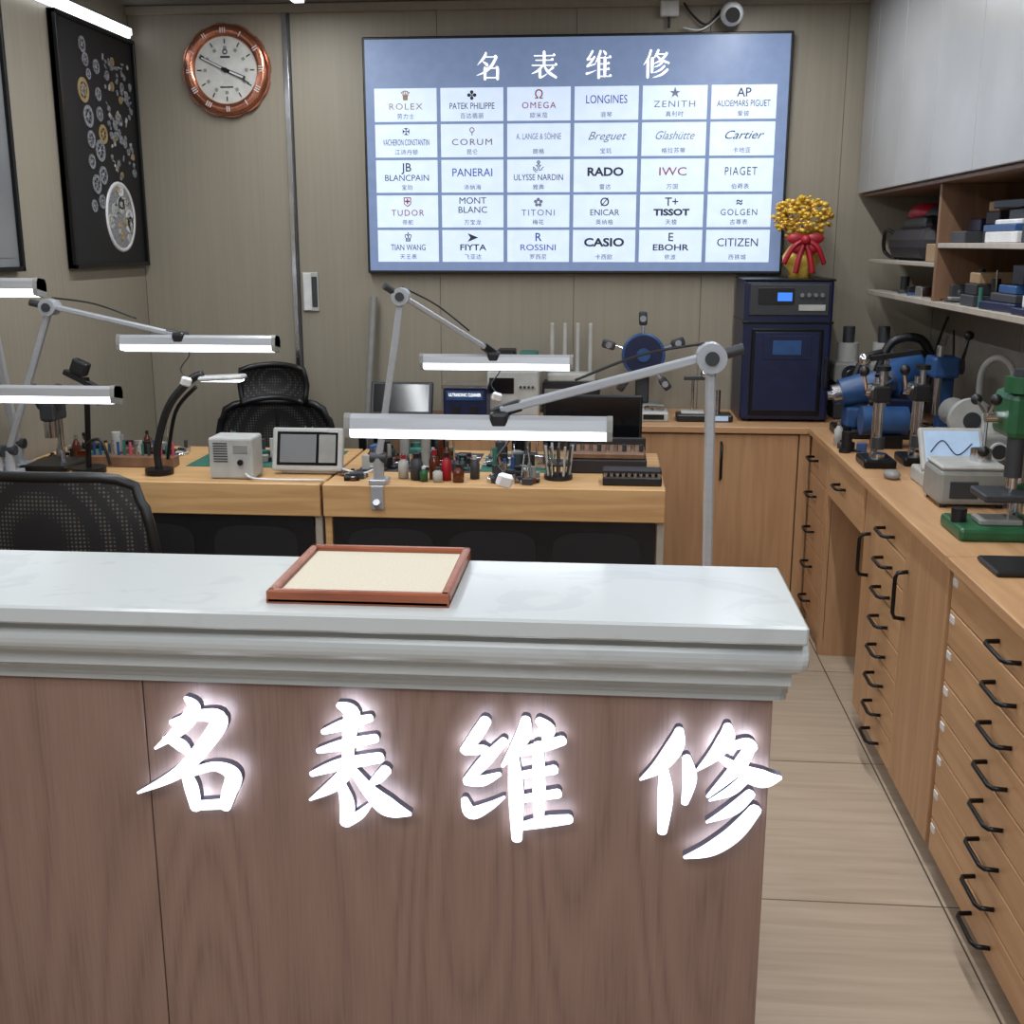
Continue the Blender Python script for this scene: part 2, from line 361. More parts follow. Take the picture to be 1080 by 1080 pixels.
b.box(.852,.872,2.8,3.21,.065,.815,M_oakV,.002); hdlV(b,3.165,.63,.14); b.done()
b=B("kneehole_desk")
b.box(.84,1.447,3.745,4.795,.822,.85,M_oakH,.003); b.box(.852,1.44,3.76,4.37,.655,.82,M_oakV,.001); b.box(.848,.855,3.765,4.365,.66,.815,M_oakH,.001); hdlH(b,4.1,.745,.1,.848)
b.box(.87,1.44,4.38,4.795,0,.822,M_oakV,.001); b.box(1.42,1.44,3.745,4.38,0,.66,M_brown,.001)
b.box(.868,.88,4.385,4.79,.065,.815,M_gap,0); b.box(.852,.875,4.385,4.42,.0,.82,M_oakV,.001)
for i in range(5):
    z1=.815-i*.148; b.box(.852,.872,4.425,4.79,z1-.144,z1,M_oakV,.002); hdlH(b,4.66,z1-.07,.1)
b.done()
b=B("back_cabinet")
b.box(-.72,.838,4.8,5.34,.822,.85,M_oakX,.003); b.box(-.7,1.44,4.84,5.33,.0,.82,M_oakV,.001); b.box(.838,1.447,4.8,5.34,.822,.85,M_oakX,.003)
b.box(-.7,.84,4.835,4.845,.06,.815,M_gap,0)
for a,c in ((-.7,-.12),(-.115,.44),(.445,.8)):
    b.box(a,c,4.818,4.838,.065,.815,M_oakV,.002)
b.box(.805,.85,4.815,4.84,0,.82,M_oakV,.002)
b.tube([(.48,4.818,.62),(.48,4.788,.63),(.48,4.788,.77),(.48,4.818,.78)],.006,M_blackm,8,False)
b.done()
b=B("overhead_cabinet"); b.box(1.1,1.445,1.2,5.33,1.82,2.62,M_cab,.001); b.box(1.098,1.104,1.21,5.32,1.82,2.6,M_gap,0)
ye=[5.33,5.12,4.65,4.17,3.69,3.21,2.73,2.25,1.77,1.2]
for a,c in zip(ye[:-1],ye[1:]): b.box(1.08,1.1,c+.0015,a-.0015,1.815,2.6,M_cab,.0015)
b.box(1.08,1.44,1.2,5.33,2.602,2.64,M_wall,.001)
b.done()
b=B("open_shelf")
b.box(1.12,1.445,2.0,5.2,1.385,1.405,M_shelf,.002); b.box(1.43,1.445,2.0,5.3,1.4,1.81,M_brown,.001)
b.box(1.12,1.43,4.14,4.165,1.405,1.80,M_brown,.002); b.box(1.12,1.43,4.165,5.2,1.52,1.535,M_shelf,.002)
b.box(1.12,1.43,2.0,4.14,1.585,1.602,M_shelf,.002); b.box(1.1,1.43,2,5.3,1.8,1.813,M_brown,.001)
b.done()
# shelf contents
def stuff(name,c,items):
    b=B(name,c)
    for it in items:
        x0,x1,y0,y1,z0,z1,m=it[:7]; b.box(x0-c[0],x1-c[0],y0-c[1],y1-c[1],z0-c[2],z1-c[2],m,.003,rot=it[7] if len(it)>7 else None)
    return b
b=stuff("storage_boxes",(1.25,3.6,1.602),[(1.14,1.36,3.42,3.7,1.602,1.635,M_white),(1.14,1.36,3.44,3.72,1.635,1.655,M_bluem),(1.16,1.34,3.45,3.68,1.655,1.67,M_white),(1.18,1.34,3.46,3.62,1.67,1.70,M_dark),(1.17,1.32,3.5,3.7,1.70,1.725,M_black,(0,.05,.2)),
 (1.2,1.4,3.76,3.92,1.602,1.66,M_dark),(1.2,1.38,3.77,3.9,1.66,1.70,M_leaf),(1.2,1.36,3.78,3.88,1.70,1.73,M_card),(1.15,1.38,3.94,4.1,1.602,1.64,M_dark),(1.2,1.36,3.95,4.08,1.64,1.68,M_blue),
 (1.14,1.4,3.14,3.38,1.602,1.65,M_black),(1.16,1.38,3.16,3.36,1.65,1.69,M_lgrey),(1.17,1.38,3.18,3.34,1.69,1.74,M_dark),(1.18,1.36,2.8,3.1,1.602,1.7,M_card)])
b.done()
b=stuff("jewellery_boxes",(1.25,3.6,1.405),[(1.14,1.36,3.76,3.9,1.405,1.44,M_dark),(1.15,1.36,3.77,3.89,1.44,1.475,M_leaf),(1.16,1.34,3.78,3.88,1.475,1.51,M_card),(1.14,1.36,3.42,3.68,1.405,1.43,M_blue,(0,0,.08)),(1.16,1.36,3.44,3.66,1.43,1.455,M_dark),(1.17,1.34,3.47,3.62,1.455,1.48,M_bluem),(1.2,1.36,3.5,3.6,1.48,1.54,M_black),
 (1.13,1.35,3.12,3.38,1.405,1.425,M_blue),(1.15,1.35,3.15,3.35,1.425,1.46,M_white),(1.18,1.34,3.2,3.3,1.46,1.52,M_card),(1.2,1.36,2.8,3.05,1.405,1.5,M_dark)])
b.done()
def bottle(b,x,y,r,h,m,cap=M_black):
    b.lathe((x,y,0),[(.0001,0),(r,0),(r,h*.65),(r*.45,h*.8),(r*.42,h*.86)],m,16); b.cyl((x,y,h*.84),(x,y,h),r*.5,cap,seg=14)
def clutter(name,x0,x1,y0,y1,n,z=.8,hmax=.07,seed=1,s=1):
    r=random.Random(seed); cx,cy=(x0+x1)/2,(y0+y1)/2; b=B(name,(cx,cy,z)); pal=[M_black,M_dark,M_chrome,M_lgrey,M_blackm,M_dark,M_bluem,M_glass,M_gmat,M_grey,M_chrome,M_brown,M_black,M_dark,M_chrome,M_grey,M_black]
    for i in range(n):
        x=r.uniform(x0,x1)-cx;y=r.uniform(y0,y1)-cy;m=r.choice(pal);k=r.random();h=r.uniform(.012,hmax)
        if k<.25: b.cyl((x,y,0),(x,y,h),r.uniform(.005,.018)*s,m,seg=12)
        elif k<.5: b.box(x-r.uniform(.01,.035),x+.025,y-.02,y+r.uniform(0,.03),0,h*.5,m,.002,rot=(0,0,r.uniform(-.4,.4)))
        elif k<.58: bottle(b,x,y,r.uniform(.01,.016)*s,h,r.choice([M_dark,M_glass,M_lgrey,m]),r.choice(pal+[M_red,M_white]))
        elif k<.85:
            a=r.uniform(0,3.1);L=r.uniform(.03,.06); b.cyl((x-L*math.cos(a),y-L*math.sin(a),.006),(x+L*math.cos(a),y+L*math.sin(a),.008),.004,m,seg=8); b.cyl((x,y,.007),(x+L*.6*math.cos(a),y+L*.6*math.sin(a),.008),.0065,r.choice(pal+[M_yel,M_red]),seg=8)
        elif k<.93:
            a=r.uniform(0,6.28); b.cyl((x,y,0),(x,y,.018),.016*s,m,seg=14); b.cyl((x,y,.01),(x+.02*math.cos(a),y+.02*math.sin(a),min(h+.03,.14)),.0035,M_chrome,seg=8)
        else: b.lathe((x,y,0),[(.0001,.003),(.02,.003),(.028,.012),(.03,.012),(.022,0),(.0001,0)],m,16)
    b.done()
clutter("shelf_bottles",1.16,1.3,3.95,4.12,14,z=1.405,hmax=.12,seed=21,s=1.2)
clutter("shelf_bottles",1.15,1.28,3.70,3.74,5,z=1.405,hmax=.10,seed=25,s=1.1)
clutter("shelf_tools",1.16,1.38,4.22,5.05,26,z=1.405,hmax=.08,seed=22,s=1.4)
b=stuff("cardboard_boxes",(1.25,4.3,1.535),[(1.14,1.3,4.2,4.36,1.535,1.6,M_card),(1.18,1.34,4.22,4.34,1.6,1.64,M_brown)]); b.done()
b=B("handbag",(1.25,4.75,1.535)); b.box(-.1,.13,-.28,.28,0,.13,M_leaf,.05); b.box(-.08,.1,-.22,.12,.1,.17,M_black,.03); b.sph((0,.06,.18),.085,M_red,(.8,1.4,.5)); b.sph((0,-.13,.17),.06,M_leaf,(.8,1.4,.6)); b.tube([(-.08,.2,.1),(-.1,.3,.12),(-.08,.4,.04),(-.06,.34,.008),(-.06,.26,.01)],.008,M_black); b.done()
# ------------------------------------------------------------ display
tv=empty("wall_mounted_display",(-.178,5.31,1.977))
TX0,TX1,TZ0,TZ1=-1.118,.762,1.466,2.488
def par(o):
    o.parent=tv; o.matrix_parent_inverse=Matrix.Translation((.178,-5.31,-1.977)); return o
b=B("housing"); b.box(TX0,TX1,5.295,5.345,TZ0,TZ1,M_black,.004); par(b.done())
b=B("screen"); b.box(TX0+.012,TX1-.012,5.2925,5.296,TZ0+.014,TZ1-.012,M_scr,0); par(b.done())
WW=TX1-TX0;HH=TZ1-TZ0
cols=[.027+i*.1583 for i in range(6)]; rows=[.212+i*.1495 for i in range(5)]
b=B("tiles")
for c in cols:
    for r in rows:
        x=TX0+c*WW; z=TZ1-r*HH; b.box(x,x+.149*WW,5.2915,5.293,z-.138*HH,z,M_cell,0)
par(b.done())
TM={}
def tmat(c):
    if c not in TM: TM[c]=mat("ink_%d_%d_%d"%c,c,rough=.5,emit=.4,ecol=c)
    return TM[c]
def text(s,x,z,size,m,bold=0,fit=None,y=5.2905,rot=(math.pi/2,0,0),name="lettering",parent=tv,shear=0,space=1):
    d=bpy.data.curves.new(name,'FONT'); d.body=s; d.size=size; d.align_x='CENTER'; d.align_y='CENTER'; d.offset=bold; d.resolution_u=3; d.shear=shear; d.space_character=space
    o=bpy.data.objects.new(name,d); bpy.context.collection.objects.link(o); d.materials.append(m)
    o.location=(x,y,z); o.rotation_euler=rot
    if fit:
        bpy.context.view_layer.update(); w=o.dimensions.x
        if w>0: o.scale=(fit/w,1,1)
    if parent: par(o)
    return o
# heading in Song-style strokes: thin horizontals ending in a wedge, heavy verticals. 100-unit glyph box, y down
H_=lambda x0,y0,x1: [(x0,y0,3.2),(x1-10,y0,3.2),(x1-4,y0-3,7),(x1,y0,2)]
V_=lambda x,y0,y1: [(x-2,y0,3),(x,y0+5,9),(x,y1,8)]
HD=[
 [[(40,2,5),(34,18,9),(8,46,1)],H_(36,18,80),[(80,18,8),(62,48,9),(38,70,6),(4,84,1)],[(28,34,2),(42,44,9),(46,50,6)],V_(36,56,98),H_(36,58,86),V_(84,56,98),H_(36,92,86)],
 [H_(12,16,90),H_(18,32,84),H_(4,50,97),V_(50,2,50),[(46,50,5),(28,68,7),(3,80,1)],V_(34,64,92),[(34,93,8),(46,90,4),(62,80,1)],[(50,52,4),(66,74,9),(96,94,7)],[(84,58,8),(74,66,5),(62,70,1)]],
 [[(26,2,7),(16,20,6),(6,30,4)],[(6,32,5),(24,30,4)],[(34,22,6),(20,42,6),(6,54,4)],[(6,56,6),(38,48,2)],[(4,82,7),(20,78,4),(40,70,1)],[(56,2,7),(50,20,7),(36,46,1)],V_(50,28,98),[(66,2,3),(74,10,8),(75,16,5)],H_(50,26,96),H_(52,48,90),H_(52,68,90),H_(52,92,98),V_(73,26,92)],
 [[(28,2,7),(20,28,7),(2,54,1)],V_(18,34,98),V_(34,30,80),[(56,2,7),(48,18,6),(36,34,1)],H_(50,16,90),[(86,16,7),(68,36,7),(40,50,1)],[(50,20,3),(66,36,7),(96,48,6)],[(70,46,6),(58,56,5),(42,62,1)],[(80,58,6),(64,72,6),(40,82,1)],[(92,70,7),(70,88,7),(38,99,1)]]
]
b=B("heading")
for g,u in zip(HD,(.30,.43,.557,.69)):
    cx=TX0+u*WW-.058; cz=TZ1-.068*HH
    for i_,st in enumerate(g): stroke(b,st,5.2900-i_*.00005,5.2916,M_txtw,M_txtw,M_txtw,lambda x,y: (cx+x*.00116,cz-y*.00116),.00062)
par(b.done())
K=(30,32,42);G=(140,112,66);RD=(130,44,44);BL=(40,60,140);GY=(105,110,125);BN=(100,74,56)
brands=[[("ROLEX","劳力士",G,.15,"♛"),("PATEK PHILIPPE","百达翡丽",K,.2,"✤"),("OMEGA","欧米茄",RD,.15,"Ω"),("LONGINES","浪琴",BL,.18,""),("ZENITH","真利时",GY,.18,"★"),("AUDEMARS PIGUET","爱彼",K,.23,"AP")],
[("VACHERON CONSTANTIN","江诗丹顿",K,.21,"✠"),("CORUM","昆仑",BN,.18,"⚲"),("A. LANGE & SÖHNE","朗格",GY,.2,""),("Breguet","宝玑",GY,.17,""),("Glashütte","格拉苏蒂",GY,.17,""),("Cartier","卡地亚",K,.17,"")],
[("BLANCPAIN","宝珀",K,.2,"JB"),("PANERAI","沛纳海",BL,.18,""),("ULYSSE NARDIN","雅典",K,.22,"⚓"),("RADO","雷达",K,.16,""),("IWC","万国",RD,.12,""),("PIAGET","伯爵表",K,.14,"")],
[("TUDOR","帝舵",RD,.15,"⛨"),("MONT\nBLANC","万宝龙",K,.13,""),("TITONI","梅花",GY,.15,"✿"),("ENICAR","英纳格",K,.13,"Ø"),("TISSOT","天梭",K,.16,"T+"),("GOLGEN","古尊表",K,.16,"≈")],
[("TIAN WANG","天王表",K,.16,"♔"),("FIYTA","飞亚达",K,.12,"➤"),("ROSSINI","罗西尼",BL,.16,"R"),("CASIO","卡西欧",K,.18,""),("EBOHR","依波",K,.16,"E"),("CITIZEN","西铁城",K,.18,"")]]
for i,row in enumerate(brands):
    for j,(n_,cn,c,wf,ic) in enumerate(row):
        x=TX0+(cols[j]+.0745)*WW; zt=TZ1-rows[i]*HH
        bold=.0016 if n_ in("RADO","CASIO","TISSOT") else (.0006 if n_ in ("EBOHR","FIYTA") else 0)
        sz=.04 if "\n" in n_ else (.05 if not ic and wf<.19 else .038)
        sh=.45 if n_ in ("Breguet","Cartier","Glashütte") else 0
        sp=1.2 if n_ in ("ROLEX","ZENITH","TITONI","PIAGET","OMEGA","CORUM","TUDOR","GOLGEN") else 1
        text(n_,x,zt-(.045 if "\n" in n_ else (.078 if ic else .056)),sz,tmat(c),bold,fit=wf,shear=sh,space=sp)
        text(cn,x,zt-.120,.025,tmat((60,62,74)),0,space=1.15)
        if ic: text(ic,x,zt-.033,.052,tmat(c),.0004)
# ------------------------------------------------------------ wall clock
b=B("wall_clock",(-1.745,5.342,2.36))
seg=96; pts=[]
for i in range(seg):
    a=2*math.pi*i/seg; rr=.199+(.003 if (i%8)<5 else -.002); pts.append((rr*math.cos(a),rr*math.sin(a)))
b.prism(pts,'Y',-.025,0,M_rose)
b.lathe((0,0,0),[(.19,.025),(.194,.034),(.182,.046),(.150,.044),(.143,.034),(.142,.02)],M_rose,64,'Y')
b.lathe((0,0,0),[(.0001,.03),(.143,.03)],M_dial,64,'Y')
for k in range(12):
    b.M=Matrix.Rotation(k*math.pi/6,4,'Y')
    n_={0:3,1:1,2:2,3:3,4:3,5:1,6:2,7:3,8:3,9:2,10:1,11:2}[k]
    for q in range(n_): b.box(-.012+q*.01-(n_-1)*.001,-.008+q*.01-(n_-1)*.001,-.048,-.046,.155,.178,M_white,0)
    b.box(-.0025,.0025,-.033,-.031,.112,.132,M_dark,0)
    b.box(-.007,.007,-.0325,-.031,.088,.102,M_grey,0)
for a,L,w_ in ((math.radians(-64),.13,.006),(math.radians(112),.095,.008),(math.radians(118),.12,.002)):
    b.M=Matrix.Rotation(a,4,'Y'); b.box(-w_,w_,-.038,-.035,-.02,L,M_dark,.0005)
    if w_>.003: b.box(-w_*.5,w_*.5,-.039,-.037,.02,L-.01,M_white,0)
b.M=Matrix.Identity(4); b.cyl((0,-.03,0),(0,-.042,0),.01,M_blackm)
b.box(-.022,.022,-.0325,-.031,.052,.060,M_dark,0); b.lathe((0,0,.078),[(.007,.0325),(.012,.0325)],M_dark,20,'Y'); b.box(-.03,.03,-.0325,-.031,-.075,-.069,M_dark,0)
b.done()
# ------------------------------------------------------------ framed artworks on left wall
def frame(name,y0,y1,inner):
    b=B(name,(-2.198,(y0+y1)/2,1.995)); h=.495; w=(y1-y0)/2
    b.box(0,.02,-w,w,-h,h,inner,0)
    for a,c,e,g in ((-w,w,-h,-h+.018),(-w,w,h-.018,h),(-w,-w+.018,-h,h),(w-.018,w,-h,h)): b.box(0,.035,a,c,e,g,M_blackm,.002)
    return b,w,h
b,w_,h_=frame("framed_watch_parts_art",4.56,5.32,M_canvas)
def gear(y,z,r,m):
    x=.021
    b.lathe((x,y,z),[(r*.66,0),(r*.66,.004),(r,.004),(r,0)],m,20,'X',False); b.lathe((x,y,z),[(.0001,.003),(r*.25,.003),(r*.25,0)],m,10,'X')
    for k in range(3):
        a=k*math.pi/3+r*50; b.bar((x+.002,y-r*.8*math.cos(a),z-r*.8*math.sin(a)),(x+.002,y+r*.8*math.cos(a),z+r*.8*math.sin(a)),.003,r*.1,m,.0003)
for (y,z,r,m) in [(-.14,.40,.032,M_pewter),(-.12,.345,.028,M_pewter),(-.10,.29,.022,M_pewter),(-.02,.33,.03,M_pewter),(-.16,.22,.05,M_agold),(-.16,.22,.025,M_pewter),(-.02,.22,.028,M_pewter),(-.13,.12,.045,M_pewter),(-.02,.14,.03,M_pewter),(-.0,.06,.04,M_agold),(-.12,.03,.035,M_pewter),(-.04,-.01,.045,M_pewter),(-.13,-.06,.03,M_pewter),(-.03,-.11,.038,M_pewter),(-.1,-.15,.04,M_pewter),(-.14,-.24,.026,M_pewter),(-.06,-.22,.03,M_pewter)]: gear(y,z,r,m)
for i in range(100):
    y=R.uniform(.06,.32); z=R.uniform(-.12,.38)
    if R.random()<.35: gear(y,z,R.uniform(.010,.022),R.choice([M_pewter,M_agold,M_pewter,M_pewter,M_pewter]))
    else: b.box(.02,.024,y-R.uniform(.004,.022),y+.006,z-.003,z+R.uniform(.002,.014),R.choice([M_pewter,M_lgrey,M_pewter]),.0005,rot=(R.uniform(0,3),0,0))
b.lathe((.02,.12,-.28),[(.0001,.002),(.15,.002)],M_pewter,32,'X')
b.lathe((.02,.12,-.28),[(.135,.003),(.137,.006),(.15,.006),(.152,0)],M_white,36,'X')
for i in range(26):
    a=R.uniform(0,6.28); q=.12*math.sqrt(R.random()); gear(.12+q*math.cos(a),-.28+q*math.sin(a),R.uniform(.014,.035),R.choice([M_lgrey,M_pewter,M_white,M_lgrey,M_agold]))
b.done()
b,w_,h_=frame("framed_picture",3.4,4.15,M_paper); b.box(.02,.022,-w_+.05,w_-.05,-h_+.05,h_-.05,M_paper,0); b.done()
b=B("light_switch",(-1.40,5.343,1.38)); b.box(-.04,.035,-.012,0,-.09,.09,M_lgrey,.003); b.box(-.036,.002,-.016,-.01,-.086,.086,M_white,.003); b.box(.004,.03,-.016,-.01,-.07,.07,M_dark,.003); b.done()
b=B("security_camera",(.49,5.34,2.56)); b.cyl((0,0,0),(0,-.03,0),.035,M_white); b.cyl((0,-.03,0),(0,-.06,-.005),.015,M_white); b.sph((0,-.09,-.01),.05,M_white); b.cyl((.0,-.13,-.02),(0,-.145,-.025),.03,M_black)
b.tube([(-.04,-.02,.02),(-.1,-.03,-.04),(-.16,-.02,.0),(-.2,-.02,.05)],.005,M_black); b.tube([(-.04,-.02,.0),(-.12,-.03,-.06),(-.2,-.02,-.05)],.004,M_white); b.done()
b=B("junction_box",(.23,5.34,2.58)); b.box(-.04,.04,-.04,0,-.025,.04,M_white,.005); b.cyl((0,-.02,-.025),(0,-.02,-.07),.006,M_black); b.done()
# ------------------------------------------------------------ desks
def desk(name,x0,x1):
    b=B(name,((x0+x1)/2,4.08,0)); w=(x1-x0)/2
    b.box(-w,w,-.35,.35,.775,.8,M_desk,.003); b.box(-w,w,-.36,-.335,.69,.803,M_desk,.003)
    b.box(-w,w,-.34,-.3,.8,.803,M_desk,.001)
    b.box(-w+.02,w-.02,-.33,.33,.68,.775,M_desk,.001)
    for x in (-w,w-.025): b.box(x,x+.025,-.34,.34,0,.775,M_desk if x<0 else M_shelf,.002)
    b.box(-w+.03,w-.03,-.345,-.33,.08,.69,M_black,.002)
    n=3; pw=(2*w-.1)/n
    for i in range(n):
        cx=-w+.05+pw*(i+.5); pts=[]
        for k in range(24):
            a=2*math.pi*k/24; c,s_=math.cos(a),math.sin(a)
            pts.append((cx+.15*math.copysign(abs(c)**.6,c),.57+.08*math.copysign(abs(s_)**.6,s_)))
        b.prism(pts,'Y',-.348,-.344,M_mesh)
    b.done()
desk("workbench",-.965,.195); desk("workbench",-2.185,-.975)
# ------------------------------------------------------------ office chair
def chair(at,rz,head,up=0,arms=True,wf=1):
    b=B("office_chair",at,rz)
    for k in range(5):
        a=math.radians(90+72*k); p=(.29*math.cos(a),.29*math.sin(a),.07)
        b.bar((0,0,.1),p,.03,.03,M_black,.006); b.cyl((p[0]-.012,p[1],.028),(p[0]+.012,p[1],.028),.028,M_blackm)
    b.cyl((0,0,.08),(0,0,.42),.025,M_blackm); b.box(-.1,.1,-.12,.12,.40,.43,M_black,.01)
    b.box(-.25,.25,-.23,.25,.43,.5,M_leaf,.03)
    b.tube([(0,-.1,.42),(0,-.28,.42),(0,-.31,.6)],.022,M_black)
    if arms:
      for sx in (-1,1):
        b.tube([(sx*.2,0,.43),(sx*.3,0,.45),(sx*.3,0,.65)],.014,M_black); b.box(sx*.3-.035,sx*.3+.035,-.13,.13,.65,.68,M_black,.012)
    rows_=11;cols_=13;vs=[];fs=[]
    for i in range(rows_):
        t=i/(rows_-1); z=.5+(.4+up)*t; wd=(.24+.035*math.sin(t*math.pi)-(.02*t))*wf
        for j in range(cols_):
            u=j/(cols_-1)*2-1; vs.append((u*wd,-.30+.045*u*u-.03*math.sin(t*2.6),z-(.03*u**6 if t>.8 else 0)))
    for i in range(rows_-1):
        for j in range(cols_-1): a=i*cols_+j; fs.append([a,a+1,a+cols_+1,a+cols_])
    b.add(vs,fs,M_mesh,True); b.add([(x,y-.006,z) for x,y,z in vs],[f[::-1] for f in fs],M_mesh,True)
    edge=[vs[j] for j in range(cols_)]+[vs[i*cols_+cols_-1] for i in range(1,rows_)]+[vs[(rows_-1)*cols_+j] for j in range(cols_-2,-1,-1)]+[vs[i*cols_] for i in range(rows_-2,-1,-1)]
    b.tube(edge,.016,M_black,8,False)
    b.tube([(0,-.325,.5),(0,-.345,.6),(0,-.34,.7)],.02,M_black)
    if head:
        b.tube([(0,-.34,.7),(0,-.335,.85),(0,-.34,.95)],.014,M_black)
        vs=[];fs=[]
        for i in range(5):
            for j in range(9):
                u=j/4-1;t=i/4; vs.append((u*(.15-.02*abs(t-.5)),-.31+.05*u*u-.02*math.sin(t*3.1),.92+.15*t-.02*u*u))
        for i in range(4):
            for j in range(8): a=i*9+j; fs.append([a,a+1,a+10,a+9])
        b.add(vs,fs,M_mesh,True); b.tube([vs[j] for j in range(9)]+[vs[i*9+8] for i in range(1,5)]+[vs[36+j] for j in range(7,-1,-1)]+[vs[i*9] for i in range(3,-1,-1)],.013,M_black,8,False)
    b.done(fixn=False)
chair((-1.48,4.74,0),math.pi+.1,True); chair((-1.6,3.33,0),0,False,.06,False,1.2)
# ------------------------------------------------------------ arm lamps
def lamp(name,base,joint,arm,hx0,hx1,hy,hz,clampz=None,tilt=-.2,th=1):
    b=B(name)
    bx,by,bz=base
    if clampz: 
        b.box(bx-.03,bx+.03,by-.03,by+.05,bz,bz+.018,M_silver,.003); b.box(bx-.022,bx+.022,by-.04,by-.031,clampz,bz,M_silver,.002); b.cyl((bx,by-.034,clampz+.01),(bx,by-.055,clampz+.03),.012,M_silver)
    else: b.box(bx-.05,bx+.05,by-.05,by+.05,bz,bz+.02,M_silver,.004)
    b.cyl(base,(bx,by,bz+.09),.019,M_silver); b.cyl((bx-.028,by,bz+.09),(bx+.028,by,bz+.09),.018,M_dark)
    j=Vector(joint); 
    b.bar((bx,by,bz+.08),j,.027*th,.021,M_silver,.004)
    b.cyl(j+Vector((0,-.028,0)),j+Vector((0,.028,0)),.032*th,M_silver); b.cyl(j+Vector((0,-.034,0)),j+Vector((0,.034,0)),.015,M_dark)
    a=Vector(arm); d=(a-j).normalized()
    for s_ in (-1,1): b.bar(j+Vector((0,s_*.008,.004)),a+Vector((0,s_*.008,.012)),.012,.018*th,M_silver,.003)
    b.cyl(j,j-d*.07,.012,M_dark)
    b.bar(a-d*.05+Vector((0,0,.012)),a+d*.02+Vector((0,0,.008)),.026,.026,M_black,.004)
    b.tube([a,a+Vector((.0,-.01,-.02)),(a.x,hy,hz+.02)],.014,M_black)
    b.box(a.x-.022,a.x+.022,hy-.03,hy+.035,hz+.008,hz+.047,M_black,.01)
    b.tube([j+Vector((0,.02,.03)),j+d*.15+Vector((0,.02,.045)),j+d*.3+Vector((0,.02,.03))],.003,M_black)
    b.tube([a,(a.x+.02,a.y+.02,a.z-.05),(a.x-.01,a.y+.01,a.z-.1),(a.x+.01,a.y,a.z-.13)],.0025,M_black)
    b.box(a.x-.008,a.x+.028,a.y-.01,a.y+.008,a.z-.16,a.z-.128,M_white,.006,rot=(.2,.3,.4))
    T=Matrix.Translation((0,hy,hz))@Matrix.Rotation(tilt,4,'X'); b.M=T
    b.prism([(-.032,0),(-.032,.024),(-.026,.034),(.018,.037),(.030,.022),(.032,0)],'X',hx0,hx1,M_silver)
    b.prism([(-.030,0),(-.026,-.017),(.024,-.017),(.029,0)],'X',hx0+.012,hx1-.012,M_led)
    for x,y in ((hx0,hx0+.013),(hx1-.013,hx1)): b.prism([(-.033,.0),(-.033,.025),(-.027,.0355),(.018,.038),(.032,.022),(.033,0),(.025,-.018),(-.027,-.018)],'X',x,y,M_grey)
    b.done()
lamp("arm_desk_lamp",(.225,2.45,.78),(.215,2.45,1.365),(-.235,2.45,1.235),-.575,.01,2.45,1.2)
lamp("arm_desk_lamp",(-.775,3.75,.803),(-.69,3.78,1.43),(-.405,4.0,1.215),-.665,-.125,4.0,1.185,clampz=.72,th=.9)
lamp("arm_desk_lamp",(-2.10,3.78,.803),(-1.9,3.78,1.39),(-1.45,3.78,1.285),-1.665,-1.115,3.78,1.262,clampz=.72,th=.9)
lamp("arm_desk_lamp",(-2.13,3.75,.803),(-2.10,3.55,1.3),(-1.95,3.3,1.2),-2.12,-1.47,3.3,1.148,clampz=.72)
lamp("arm_desk_lamp",(-2.14,3.92,.803),(-2.12,3.75,1.6),(-2.1,3.5,1.5),-2.13,-1.74,3.42,1.46)
b=B("black_task_lamp",(-1.59,3.86,.803)); b.cyl((0,0,0),(0,0,.018),.05,M_blackm); b.tube([(0,0,.01),(.0,.0,.1),(.05,0,.24),(.13,0,.33),(.18,0,.355)],.014,M_black); b.tube([(.03,.01,.05),(.07,.01,.22),(.15,.01,.31)],.007,M_blackm)
b.box(.17,.33,-.03,.03,.335,.352,M_lgrey,.006,rot=(0,-.05,0)); b.box(.18,.32,-.024,.024,.331,.337,M_led,.001); b.done()
b=B("loupe_stand",(-1.85,3.86,.803)); b.cyl((0,0,0),(0,0,.02),.06,M_blackm); b.cyl((0,0,.02),(.02,0,.34),.01,M_blackm); b.bar((-.06,0,.36),(.06,0,.3),.02,.02,M_black); b.box(-.03,.03,-.02,.02,.35,.4,M_black,.008,rot=(0,.4,0)); b.cyl((.04,0,.3),(.07,0,.25),.02,M_black); b.tube([(-.01,0,.1),(.06,-.02,.12),(.09,-.02,.03)],.006,M_black); b.done()
b=B("stereo_microscope",(-2.02,3.95,.803)); b.box(-.09,.09,-.1,.1,0,.02,M_blackm,.006); b.cyl((0,.06,.02),(0,.06,.25),.012,M_chrome); b.box(-.03,.03,-.03,.07,.17,.24,M_dark,.01); b.cyl((.03,0,.22),(.06,-.04,.3),.017,M_dark); b.cyl((-.03,0,.22),(-.04,-.04,.3),.017,M_dark); b.cyl((0,-.01,.17),(0,-.01,.11),.022,M_chrome); b.done()
b=B("demagnetizer",(-1.30,3.84,.803)); b.box(-.078,.078,-.06,.06,.0,.145,M_lgrey,.008)
for i in range(8): b.box(-.06,-.01,-.0615,-.0595,.06+i*.009,.064+i*.009,M_dark,0)
b.box(.01,.06,-.062,-.059,.09,.12,M_grey,.001); b.cyl((.035,-.06,.06),(.035,-.07,.06),.01,M_black)
b.tube([(.05,-.06,.02),(.09,-.09,.01),(.2,-.085,.006),(.33,-.08,.006)],.004,M_white); b.done()
b=B("timegrapher",(-1.06,3.9,.803)); b.M=Matrix.Translation((0,0,.008))@Matrix.Rotation(-.28,4,'X')
b.box(-.13,.125,-.014,.014,0,.155,M_lgrey,.007); b.box(-.112,.107,-.0165,-.013,.02,.14,M_screen,.002); b.box(-.1,.03,-.018,-.016,.03,.13,M_paper,0)
